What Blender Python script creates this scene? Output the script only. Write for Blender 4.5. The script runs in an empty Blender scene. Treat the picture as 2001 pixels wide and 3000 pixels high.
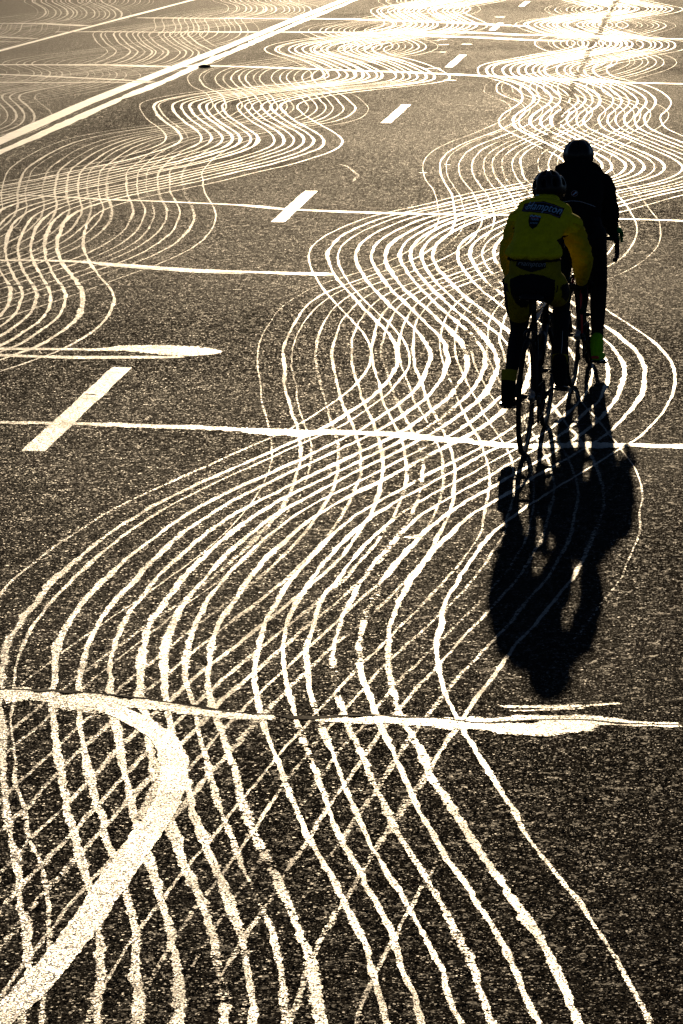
import bpy, bmesh, math, random
import numpy as np
from mathutils import Vector, Matrix
from mathutils.bvhtree import BVHTree

random.seed(4); rng = np.random.default_rng(11)
S = bpy.context.scene
C = S.collection

# ------------------------------------------------------------------ camera, light, exposure
cam = bpy.data.cameras.new('camera'); camo = bpy.data.objects.new('camera', cam); C.objects.link(camo)
cam.sensor_fit = 'HORIZONTAL'; cam.sensor_width = 36.0; cam.lens = 36.0 * 9350 / 2001
cam.clip_start = 0.1; cam.clip_end = 3000
PITCH = math.atan(1883 / 9350)
camo.location = (0, 0, 3.28); camo.rotation_euler = (math.pi / 2 - PITCH, 0, 0)
S.camera = camo

SUN_EL, SUN_AZ = math.radians(13.8), math.radians(3.45)      # azimuth from +Y towards +X
W = bpy.data.worlds.new("World"); S.world = W; W.use_nodes = True
nt = W.node_tree; bg = nt.nodes['Background']
sky = nt.nodes.new('ShaderNodeTexSky'); sky.sky_type = 'NISHITA'; sky.sun_disc = False
sky.sun_elevation = SUN_EL; sky.sun_rotation = SUN_AZ
sky.air_density = 0.35; sky.dust_density = 0.0; sky.ozone_density = 1.0
nt.links.new(sky.outputs[0], bg.inputs[0]); bg.inputs[1].default_value = 0.05
sun = bpy.data.lights.new('sun', 'SUN'); suno = bpy.data.objects.new('sun', sun); C.objects.link(suno)
sun.energy = 5.0; sun.angle = math.radians(0.53); sun.color = (1.0, 0.77, 0.49)
to_sun = Vector((math.sin(SUN_AZ) * math.cos(SUN_EL), math.cos(SUN_AZ) * math.cos(SUN_EL), math.sin(SUN_EL)))
suno.rotation_euler = to_sun.to_track_quat('Z', 'Y').to_euler(); suno.location = to_sun * 60
S.view_settings.view_transform = 'Standard'; S.view_settings.look = 'None'
S.view_settings.gamma = 1; S.view_settings.use_curve_mapping = False
S.view_settings.exposure = -0.72
S.cycles.transparent_max_bounces = 24; S.cycles.max_bounces = 6

# ------------------------------------------------------------------ materials
def mat(name, col, rough=0.5, metal=0.0, spec=0.5, coat=0.0):
    m = bpy.data.materials.new(name); m.use_nodes = True
    b = m.node_tree.nodes['Principled BSDF']
    b.inputs['Base Color'].default_value = (*col, 1); b.inputs['Roughness'].default_value = rough
    b.inputs['Metallic'].default_value = metal; b.inputs['Specular IOR Level'].default_value = spec
    b.inputs['Coat Weight'].default_value = coat
    return m

class NT:
    def __init__(s, m): s.n = m.node_tree.nodes; s.l = m.node_tree.links; s.b = s.n['Principled BSDF']
    def new(s, t, **k):
        n = s.n.new(t)
        for a, v in k.items(): setattr(n, a, v)
        return n
    def put(s, sock, v):
        if hasattr(v, 'is_output') or hasattr(v, 'links'): s.l.new(v, sock)
        else: sock.default_value = v
    def math(s, op, a, b=0.0, c=None, clamp=False):
        n = s.new('ShaderNodeMath', operation=op, use_clamp=clamp)
        s.put(n.inputs[0], a); s.put(n.inputs[1], b)
        if c is not None: s.put(n.inputs[2], c)
        return n.outputs[0]
    def vmath(s, op, a, b=None, sc=None):
        n = s.new('ShaderNodeVectorMath', operation=op)
        s.put(n.inputs[0], a)
        if b is not None: s.put(n.inputs[1], b)
        if sc is not None: s.put(n.inputs['Scale'], sc)
        return n.outputs[0]
    def pos(s): return s.new('ShaderNodeNewGeometry').outputs['Position']
    def voro(s, vec, scale):
        n = s.new('ShaderNodeTexVoronoi', voronoi_dimensions='2D', feature='F1')
        s.put(n.inputs['Vector'], vec); n.inputs['Scale'].default_value = scale
        return n
    def noise(s, vec, scale, detail=2.0, rough=0.5):
        n = s.new('ShaderNodeTexNoise', noise_dimensions='2D')
        s.put(n.inputs['Vector'], vec); n.inputs['Scale'].default_value = scale
        n.inputs['Detail'].default_value = detail; n.inputs['Roughness'].default_value = rough
        return n
    def ramp(s, fac, a, b, lo=0.0, hi=1.0):
        n = s.new('ShaderNodeMapRange'); n.clamp = True
        s.put(n.inputs[0], fac); n.inputs[1].default_value = a; n.inputs[2].default_value = b
        s.put(n.inputs[3], lo); s.put(n.inputs[4], hi)
        return n.outputs[0]
    def mix(s, fac, a, b):
        n = s.new('ShaderNodeMix', data_type='RGBA')
        s.put(n.inputs[0], fac); s.put(n.inputs[6], a); s.put(n.inputs[7], b)
        return n.outputs[2]
    def tilted_normal(s, terms):
        """random facet tilt of the road's grains: sum of (colour - .5) * amount added to the normal"""
        g = s.new('ShaderNodeNewGeometry').outputs['Normal']; acc = g
        for colr, amt in terms:
            d = s.vmath('SUBTRACT', colr, (0.5, 0.5, 0.5))
            d = s.vmath('MULTIPLY', d, (1, 1, 0)) 
            d = s.vmath('SCALE', d, sc=amt)
            acc = s.vmath('ADD', acc, d)
        return s.vmath('NORMALIZE', acc)

def asphalt():
    m = mat('asphalt', (0.035, 0.033, 0.03), 0.5, spec=0.35); t = NT(m); p = t.pos()
    v1 = t.voro(p, 140); v2 = t.voro(p, 24); v3 = t.voro(p, 330)
    big = t.noise(p, 0.16, 3, 0.55).outputs[0]; mid = t.noise(p, 1.7, 4, 0.6).outputs[0]
    sep = t.new('ShaderNodeSeparateColor'); t.l.new(v1.outputs['Color'], sep.inputs[0])
    colr = t.mix(t.ramp(sep.outputs[2], 0.2, 1.0), (0.014, 0.0120, 0.0095, 1), (0.040, 0.033, 0.025, 1))
    colr = t.mix(t.ramp(mid, 0.35, 0.75, 0.0, 0.5), colr, (0.03, 0.027, 0.024, 1))
    t.l.new(colr, t.b.inputs['Base Color'])
    # polished / dusty areas are smoother: wide soft patches in the gloss
    sx = t.new('ShaderNodeSeparateXYZ'); t.l.new(p, sx.inputs[0])
    across = t.math('ADD', t.math('SUBTRACT', sx.outputs[0], t.math('MULTIPLY', sx.outputs[1], 0.0995)), 3.6)
    # the far lanes beyond the double line are dustier and more polished
    worn = t.math('ADD', t.ramp(big, 0.40, 0.66), t.ramp(across, -3.6, -5.4, 0.0, 3.4))
    sp2 = t.new('ShaderNodeSeparateColor'); t.l.new(v3.outputs['Color'], sp2.inputs[0])
    # a few polished stones in matt bitumen glint against the sun
    stone = t.math('MAXIMUM', t.ramp(sep.outputs[0], 0.92, 0.97), t.math('MULTIPLY', t.ramp(sp2.outputs[0], 0.93, 0.98), 0.7))
    v4 = t.voro(p, 44); s4 = t.new('ShaderNodeSeparateColor'); t.l.new(v4.outputs['Color'], s4.inputs[0])
    s2 = t.new('ShaderNodeSeparateColor'); t.l.new(v2.outputs['Color'], s2.inputs[0])
    stone = t.math('MAXIMUM', stone, t.math('MULTIPLY', t.ramp(s4.outputs[0], 0.90, 0.97), 0.25))
    stone = t.math('MULTIPLY', stone, t.ramp(s2.outputs[0], 0.0, 1.0, 0.35, 1.5))
    t.l.new(t.math('ADD', 0.62, t.math('MULTIPLY', stone, -0.16)), t.b.inputs['Roughness'])
    base = t.math('ADD', 0.0002, t.math('MULTIPLY', worn, 0.0017))
    t.l.new(t.math('ADD', base, t.math('MULTIPLY', stone, t.math('ADD', 0.085, t.math('MULTIPLY', worn, 0.035)))), t.b.inputs['Specular IOR Level'])
    t.l.new(t.tilted_normal([(v1.outputs['Color'], ASPH_TILT), (v2.outputs['Color'], 0.10), (v3.outputs['Color'], 0.45)]), t.b.inputs['Normal'])
    return m

def line_mat(name, col, rough, tilt, spec, grain=1.0, tilt2=0.08, coat=0.0, tilt3=0.0):
    m = mat(name, col, rough, spec=spec, coat=coat); t = NT(m); p = t.pos()
    v1 = t.voro(p, 95); v2 = t.voro(p, 24)
    sep = t.new('ShaderNodeSeparateColor'); t.l.new(v1.outputs['Color'], sep.inputs[0])
    n = t.noise(p, 38, 3, 0.6).outputs[0]
    cov = t.new('ShaderNodeAttribute', attribute_name='cov').outputs['Fac']
    # where the film has worn off the grains the road below shows: cut by grain and by soft noise
    g = t.math('ADD', t.math('MULTIPLY', t.math('SUBTRACT', sep.outputs[0], 0.5), 0.55 * grain),
               t.math('MULTIPLY', t.math('SUBTRACT', n, 0.5), 1.1 * grain))
    a = t.ramp(t.math('ADD', cov, g), 0.44, 0.56)
    t.l.new(a, t.b.inputs['Alpha'])
    wv = t.ramp(t.noise(p, 6, 3, 0.6).outputs[0], 0.3, 0.75)
    c2 = tuple(x * 0.72 for x in col)
    t.l.new(t.mix(wv, (*col, 1), (*c2, 1)), t.b.inputs['Base Color'])
    dull = t.ramp(t.noise(p, 1.4, 4, 0.65).outputs[0], 0.42, 0.70, 0.0, 0.16)      # scuffed and glossy stretches
    rg = t.math('ADD', t.math('ADD', rough, dull), t.math('MULTIPLY', sep.outputs[1], 0.10))
    t.l.new(rg, t.b.inputs['Roughness']); t.l.new(rg, t.b.inputs['Coat Roughness'])
    v3 = t.voro(p, 260)
    nn = t.tilted_normal([(v1.outputs['Color'], tilt), (v2.outputs['Color'], tilt2), (v3.outputs['Color'], tilt3)])
    t.l.new(nn, t.b.inputs['Normal']); t.l.new(nn, t.b.inputs['Coat Normal'])
    return m

ASPH_TILT = 0.85
M_ASPH = asphalt()
M_SEAL = line_mat('crack_sealant', (0.07, 0.063, 0.052), 0.38, 0.22, 0.8, coat=0.75, grain=1.15, tilt2=.06, tilt3=.60)
M_FAINT = line_mat('thin_sealant', (0.07, 0.063, 0.052), 0.39, 0.28, 0.65, coat=0.2, grain=1.25, tilt2=.06, tilt3=.60)
M_PAINT = line_mat('white_road_paint', (0.80, 0.78, 0.73), 0.38, 0.12, 1.0, grain=0.9, coat=1.0, tilt2=.04, tilt3=.6)
M_TAR = line_mat('dark_tar', (0.012, 0.011, 0.010), 0.75, 0.3, 0.1, grain=0.4)
M_SEAM = line_mat('oil_stained_asphalt', (0.02, 0.019, 0.018), 0.65, 0.8, 0.01, grain=1.5)

# ------------------------------------------------------------------ object helpers
def thing(o, label, cat, group=None, kind=None):
    if label: o['label'] = label
    if cat: o['category'] = cat
    if group: o['group'] = group
    if kind: o['kind'] = kind
    return o
def link(name, me, m=None, parent=None):
    o = bpy.data.objects.new(name, me); C.objects.link(o)
    for x in (m if isinstance(m, (list, tuple)) else [m] if m else []): me.materials.append(x)
    if parent is not None: o.parent = parent
    return o
def empty(name, loc=(0, 0, 0), rz=0):
    o = bpy.data.objects.new(name, None); C.objects.link(o); o.location = loc; o.rotation_euler = (0, 0, rz); o.empty_display_size = .2
    return o

# ------------------------------------------------------------------ the road
gm = bpy.data.meshes.new('road')
gm.from_pydata([(-600, -100, 0), (600, -100, 0), (600, 1500, 0), (-600, 1500, 0)], [], [(0, 1, 2, 3)])
road = link('road', gm, M_ASPH); road['kind'] = 'structure'

def smooth_noise(n, step, amp, r):
    k = max(4, int(n / step) + 4)
    c = r.normal(0, 1, k)
    x = np.linspace(0, k - 1.001, n); i = x.astype(int); f = x - i; f = f * f * (3 - 2 * f)
    return (c[i] * (1 - f) + c[np.minimum(i + 1, k - 1)] * f) * amp

ZI = [0]
def next_z():
    ZI[0] += 1
    return 0.0006 + 0.00002 * ZI[0]

def ribbon(name, pts, width, m, cov=1.0, edge=0.2, rag=0.22, z=None, inner=0.62, rseed=None):
    """a strip of road marking lying on the asphalt; cov = how much of the film is left along it"""
    r = rng if rseed is None else np.random.default_rng(rseed)
    pts = np.asarray(pts, float); n = len(pts)
    w = np.broadcast_to(np.asarray(width, float), (n,)); cov = np.broadcast_to(np.asarray(cov, float), (n,))
    tan = np.gradient(pts, axis=0); tan /= np.maximum(np.linalg.norm(tan, axis=1, keepdims=True), 1e-9)
    nor = np.c_[-tan[:, 1], tan[:, 0]]
    jl = 1 + smooth_noise(n, 3, rag, r) + smooth_noise(n, 14, rag * 1.1, r)
    jr = 1 + smooth_noise(n, 3, rag, r) + smooth_noise(n, 14, rag * 1.1, r)
    cols = [-1.0, -inner, inner, 1.0]; cv = [edge, 1.0, 1.0, edge]
    V = np.zeros((n, 4, 3)); A = np.zeros((n, 4))
    for i, c in enumerate(cols):
        j = jl if c < 0 else jr
        V[:, i, :2] = pts + nor * (c * w / 2 * np.clip(j, .35, 1.8))[:, None]
        A[:, i] = cov * cv[i]
    V[:, :, 2] = next_z() if z is None else z
    A[0] *= .3; A[-1] *= .3
    idx = np.arange(n * 4).reshape(n, 4)
    q = np.stack([idx[:-1, :-1], idx[:-1, 1:], idx[1:, 1:], idx[1:, :-1]], -1).reshape(-1, 4)
    me = bpy.data.meshes.new(name)
    me.vertices.add(n * 4); me.vertices.foreach_set('co', V.ravel())
    me.loops.add(q.size); me.loops.foreach_set('vertex_index', q.ravel().astype(np.int32))
    me.polygons.add(len(q)); me.polygons.foreach_set('loop_start', (np.arange(len(q)) * 4).astype(np.int32))
    at = me.attributes.new('cov', 'FLOAT', 'POINT'); at.data.foreach_set('value', A.ravel())
    me.update(calc_edges=True); 
    if me.polygons[0].normal.z < 0: me.flip_normals()
    return link(name, me, m, road)

def lane_x(s): return 1.10488246e-04 * s * s + 9.07291672e-02 * s - 3.44646569

def spline(knots):
    k = np.array(knots, float); x, y = k[:, 0], k[:, 1]; n = len(x); h = np.diff(x)
    Am = np.eye(n); b = np.zeros(n)
    for i in range(1, n - 1):
        Am[i, i - 1] = h[i - 1]; Am[i, i] = 2 * (h[i - 1] + h[i]); Am[i, i + 1] = h[i]
        b[i] = 6 * ((y[i + 1] - y[i]) / h[i] - (y[i] - y[i - 1]) / h[i - 1])
    mm = np.linalg.solve(Am, b)
    def f(q):
        q = np.clip(q, x[0], x[-1]); i = np.clip(np.searchsorted(x, q) - 1, 0, n - 2)
        a = (x[i + 1] - q) / h[i]; c = (q - x[i]) / h[i]
        return a * y[i] + c * y[i + 1] + ((a ** 3 - a) * mm[i] + (c ** 3 - c) * mm[i + 1]) * h[i] ** 2 / 6
    return f

# every pass of the sealing rake is one swinging path shared by all of its nozzles
RAKE = [0, .18, .25, .41, .53, .655, .775, .87, .985, 1.08, 1.27, 1.38, 1.49, 1.60, 1.715, 1.85, 2.06]
WID = [.62, 1.15, .6, 1.0, 1.0, 1.1, 1.15, 1.1, .85, 1.15, .85, .8, .75, .9, .95, 1.15, .7]
PASS_A = [(5, 1.72), (6.5, 1.75), (7.5, 1.68), (8.8, 1.53), (9.37, 1.44), (10.04, 1.30), (10.77, 1.11), (11.74, .89), (12.68, .70), (13.67, .575), (14.3, .555), (14.97, .58), (15.69, .64), (16.53, .77), (17.47, 1.02), (18.29, 1.25), (18.9, 1.41), (19.6, 1.53), (20.2, 1.61), (20.75, 1.64), (21.5, 1.64), (22.1, 1.59), (22.95, 1.45), (24.05, 1.21), (25.0, 1.0), (25.8, .84), (26.5, .72), (27.27, .61), (28.24, .54), (29.0, .56), (29.95, .68), (30.9, .90), (31.8, 1.25), (33.0, 1.68), (34.2, 2.2), (35.5, 2.52), (36.94, 2.48), (38.6, 2.16), (40.4, 1.78), (41.51, 1.57), (42.68, 1.47), (43.92, 1.47), (45.06, 1.55), (46.62, 1.60), (47.72, 1.54), (49.27, 1.36), (50.49, 1.13), (51.98, .72), (53.4, .54), (54.6, .51), (55.53, .60), (56.82, .95), (58.14, 1.27), (59.19, 1.60), (60.66, 1.86), (61.81, 1.88), (63.01, 1.78), (63.83, 1.55), (65.98, .92), (68.28, .49), (69.25, .37), (70.49, .37), (72.05, .63), (74, 1.2), (76, 1.65), (78, 1.75), (80, 1.4), (83, .8), (88, .4), (92, .6)]
PASS_B = [(5, 1.1), (6, .95), (7.5, .75), (9, .63), (10, .68), (11, .78), (12.3, .92), (13.76, 1.14), (15.4, 1.38), (16.5, 1.43), (17.4, 1.41), (18.5, 1.30), (19.83, 1.09), (21, .93), (21.8, .83), (23.5, .73), (24.5, .745), (25.5, .88), (26.4, 1.13), (27.6, 1.38), (29, 1.5), (30.4, 1.5), (32, 1.38), (33.2, 1.26), (34.4, 1.1), (35.6, .98), (36.94, .91), (38.1, .93), (39.35, 1.06), (40.4, 1.23), (42.1, 1.45), (44, 1.55), (46.3, 1.35), (48, 1.0), (49.27, .90), (50.1, .88), (51, .95), (53, 1.35), (55.6, 1.68), (57.5, 1.6), (60, 1.15), (63, .91), (66, 1.25), (69.2, 1.65), (72, 1.3), (75, .7), (78, .47), (82, .9), (88, 1.3), (92, 1.0)]
PASS_C = [(15, -3.9), (18, -3.6), (21.1, -2.97), (21.8, -2.8), (22.5, -2.66), (23.1, -2.63), (23.9, -2.64), (24.7, -2.73), (25.55, -2.89), (26.3, -3.1), (27, -3.29), (28.65, -3.66), (29.65, -3.83), (30.55, -3.95), (31.8, -3.99), (32.45, -3.9), (33.5, -3.62), (34.5, -3.3), (35.7, -3.0), (36.3, -2.83), (37.6, -2.58), (38.4, -2.48), (39.4, -2.48), (40.3, -2.6), (41.74, -2.94), (43.3, -3.33), (44.7, -3.62), (46.2, -3.8), (46.9, -3.74), (47.94, -3.5), (49.1, -3.0), (50.4, -2.3), (51.3, -2.06), (52.3, -2.08), (53.2, -2.2), (54.7, -2.5), (56.9, -3.06), (58.6, -3.57), (60.7, -3.87), (63.4, -3.55), (66, -2.8), (69.1, -2.46), (72, -2.8), (75, -3.3), (77.8, -3.52), (81, -3.1), (88, -2.6), (92, -2.9)]
PASS_D = [(15, -3.2), (18, -3.5), (20.5, -3.82), (22, -3.75), (23.5, -3.5), (25, -3.17), (26.2, -2.95), (26.9, -2.83), (27.8, -2.70), (28.7, -2.65), (29.8, -2.68), (30.95, -2.8), (31.9, -2.96), (33.1, -3.21), (34.6, -3.47), (35.66, -3.63), (36.66, -3.7), (38, -3.76), (39.03, -3.75), (40.33, -3.6), (41.37, -3.28), (42.6, -2.8), (43.95, -2.65), (45.1, -2.69), (46.5, -2.9), (48.3, -3.26), (49.3, -3.55), (50.55, -3.82), (51.4, -3.97), (52.85, -4.12), (54.1, -4.13), (56, -3.75), (58, -3.15), (59.9, -2.87), (62, -3.0), (65, -3.65), (67.7, -4.06), (70, -3.9), (73, -3.4), (76.4, -3.12), (79, -3.3), (82, -3.8), (88, -3.4), (92, -3.2)]
PASS_E = [(36, -7.4), (37, -7.3), (39.5, -6.8), (41.5, -6.6), (43.2, -6.75), (45.2, -7.2), (46.7, -7.62), (48, -7.88), (49.5, -7.75), (52, -7.1), (55, -6.45), (56.5, -6.38), (58.2, -6.49), (59.2, -6.62), (60.3, -6.87), (61.84, -7.26), (64.07, -7.75), (66, -8.10), (67, -8.15), (69, -7.9), (72, -7.2), (74.5, -6.79), (75.7, -6.78), (77.5, -6.96), (80.6, -7.58), (81.3, -7.8), (84, -8.15), (88, -7.4), (92, -6.8)]
PASS_F = [(36, -6.9), (37, -7.0), (40, -7.5), (43, -8.0), (46, -7.7), (49, -7.1), (51, -6.95), (52.3, -7.05), (53.7, -7.37), (55, -7.85), (56, -8.02), (57.5, -7.9), (60, -7.2), (63, -6.75), (66, -6.9), (70, -7.5), (74, -8.0), (77, -7.6), (80, -7.0), (83, -6.6), (88, -7.2), (92, -7.8)]
PASS_G = [(56, -12.2), (60, -11.9), (66, -11.3), (70, -10.75), (71.8, -10.65), (74, -10.87), (76.3, -11.3), (79.3, -12.06), (82.66, -12.9), (85, -13.0), (88, -12.4), (92, -11.2)]
PASS_H = [(56, -10.6), (60, -10.6), (64, -10.7), (67, -10.95), (71, -11.6), (72.3, -11.62), (75, -11.3), (78, -11.0), (82, -11.3), (86, -11.9), (92, -11.4)]

def rake_pass(knots, s0, s1, scale, w0, m, cov0, patch, seed):
    f = spline(knots); r = np.random.default_rng(seed)
    n = int(math.log(s1 / s0) / 0.0017)
    s = s0 * np.exp(np.linspace(0, math.log(s1 / s0), n))
    for k, off in enumerate(RAKE):
        sc = np.interp(s, [10, 15, 42], [1.0, 1.0, scale])
        dev = smooth_noise(n, 130, 0.010, r)
        t = f(s + 0.17 * off) + off * sc + dev
        t = t + smooth_noise(n, 20, .0040, r) + smooth_noise(n, 7, .0016, r)
        kx = np.c_[t + lane_x(s), s]
        wv = w0 * WID[k] * (1 + smooth_noise(n, 60, .12, r))
        fade = smooth_noise(n, 90, patch, r) + smooth_noise(n, 300, patch * .8, r)
        cov = cov0 + (WID[k] - .95) * .25 + fade
        if seed == 2: cov = cov + np.interp(s, [8, 15, 22], [.14, .10, 0]); wv = wv * np.interp(s, [8, 15, 24], [1.05, .95, .8])
        if seed == 2 and k >= 12: cov = cov - np.interp(s, [8, 15, 20], [.22, .2, 0])
        # the drip line along the middle of the lane has worn the film away
        mid = np.abs(t - 2.25 - .02 * np.sin(s * 2)) < .055
        cov = np.where(mid & (smooth_noise(n, 6, 1, r) > -.4), cov - .55, cov)
        ribbon('wavy_sealant_line', kx, wv, m, np.clip(cov, 0, 1.15), rseed=seed * 100 + k)

rake_pass(PASS_B, 8.4, 90, 1.05, .021, M_FAINT, .62, .20, 2)
rake_pass(PASS_A, 8.4, 90, 1.05, .031, M_SEAL, .93, .14, 1)
ZI[0] = 0
rake_pass(PASS_D, 20, 90, 1.09, .025, M_FAINT, .70, .18, 4)
rake_pass(PASS_C, 19, 90, 1.09, .037, M_SEAL, .95, .16, 3)
ZI[0] = 0
rake_pass(PASS_F, 38, 90, 1.08, .024, M_FAINT, .62, .18, 6)
rake_pass(PASS_E, 38, 90, 1.08, .036, M_FAINT, .75, .16, 5)
ZI[0] = 0
rake_pass(PASS_H, 58, 90, 1.08, .026, M_FAINT, .62, .18, 8)
rake_pass(PASS_G, 58, 90, 1.08, .036, M_FAINT, .75, .16, 7)
ZI[0] = 75

# ---- painted markings
def along(t, s0, s1, w, name, m=M_PAINT, cov=1.05, rag=.03, wob=0.0, ds=.0018, edge=.7, taper=None):
    n = int(math.log(s1 / s0) / ds) + 6
    s = s0 * np.exp(np.linspace(0, math.log(s1 / s0), n))
    tt = (t if np.isscalar(t) else np.interp(s, *zip(*t))) + smooth_noise(n, 40, wob, rng)
    return ribbon(name, np.c_[tt + lane_x(s), s], w * (1 + smooth_noise(n, 25, rag, rng)), m, cov, edge=edge, rag=rag, inner=.92)
for a, b in ((18.05, 21.2), (30.2, 33.2), (42.25, 45.65), (54.35, 58.0), (66.9, 70.2), (78.7, 81.8), (90.5, 93.5)):
    along(0.0, a, b, .135, 'lane_dash')
along([(34, -4.42), (46, -4.60), (60, -4.62), (90, -4.78), (260, -5)], 34, 250, .22, 'centre_line', cov=1.15, wob=.008, ds=.003)
along([(34, -4.15), (46, -4.24), (58, -4.30), (72, -4.40), (90, -4.5), (260, -4.7)], 34, 250, .16, 'centre_line', cov=1.05, rag=.14, wob=.02, ds=.003, edge=.4)
along(-8.62, 50, 250, .13, 'edge_line', cov=.95, rag=.06, ds=.003)
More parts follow.
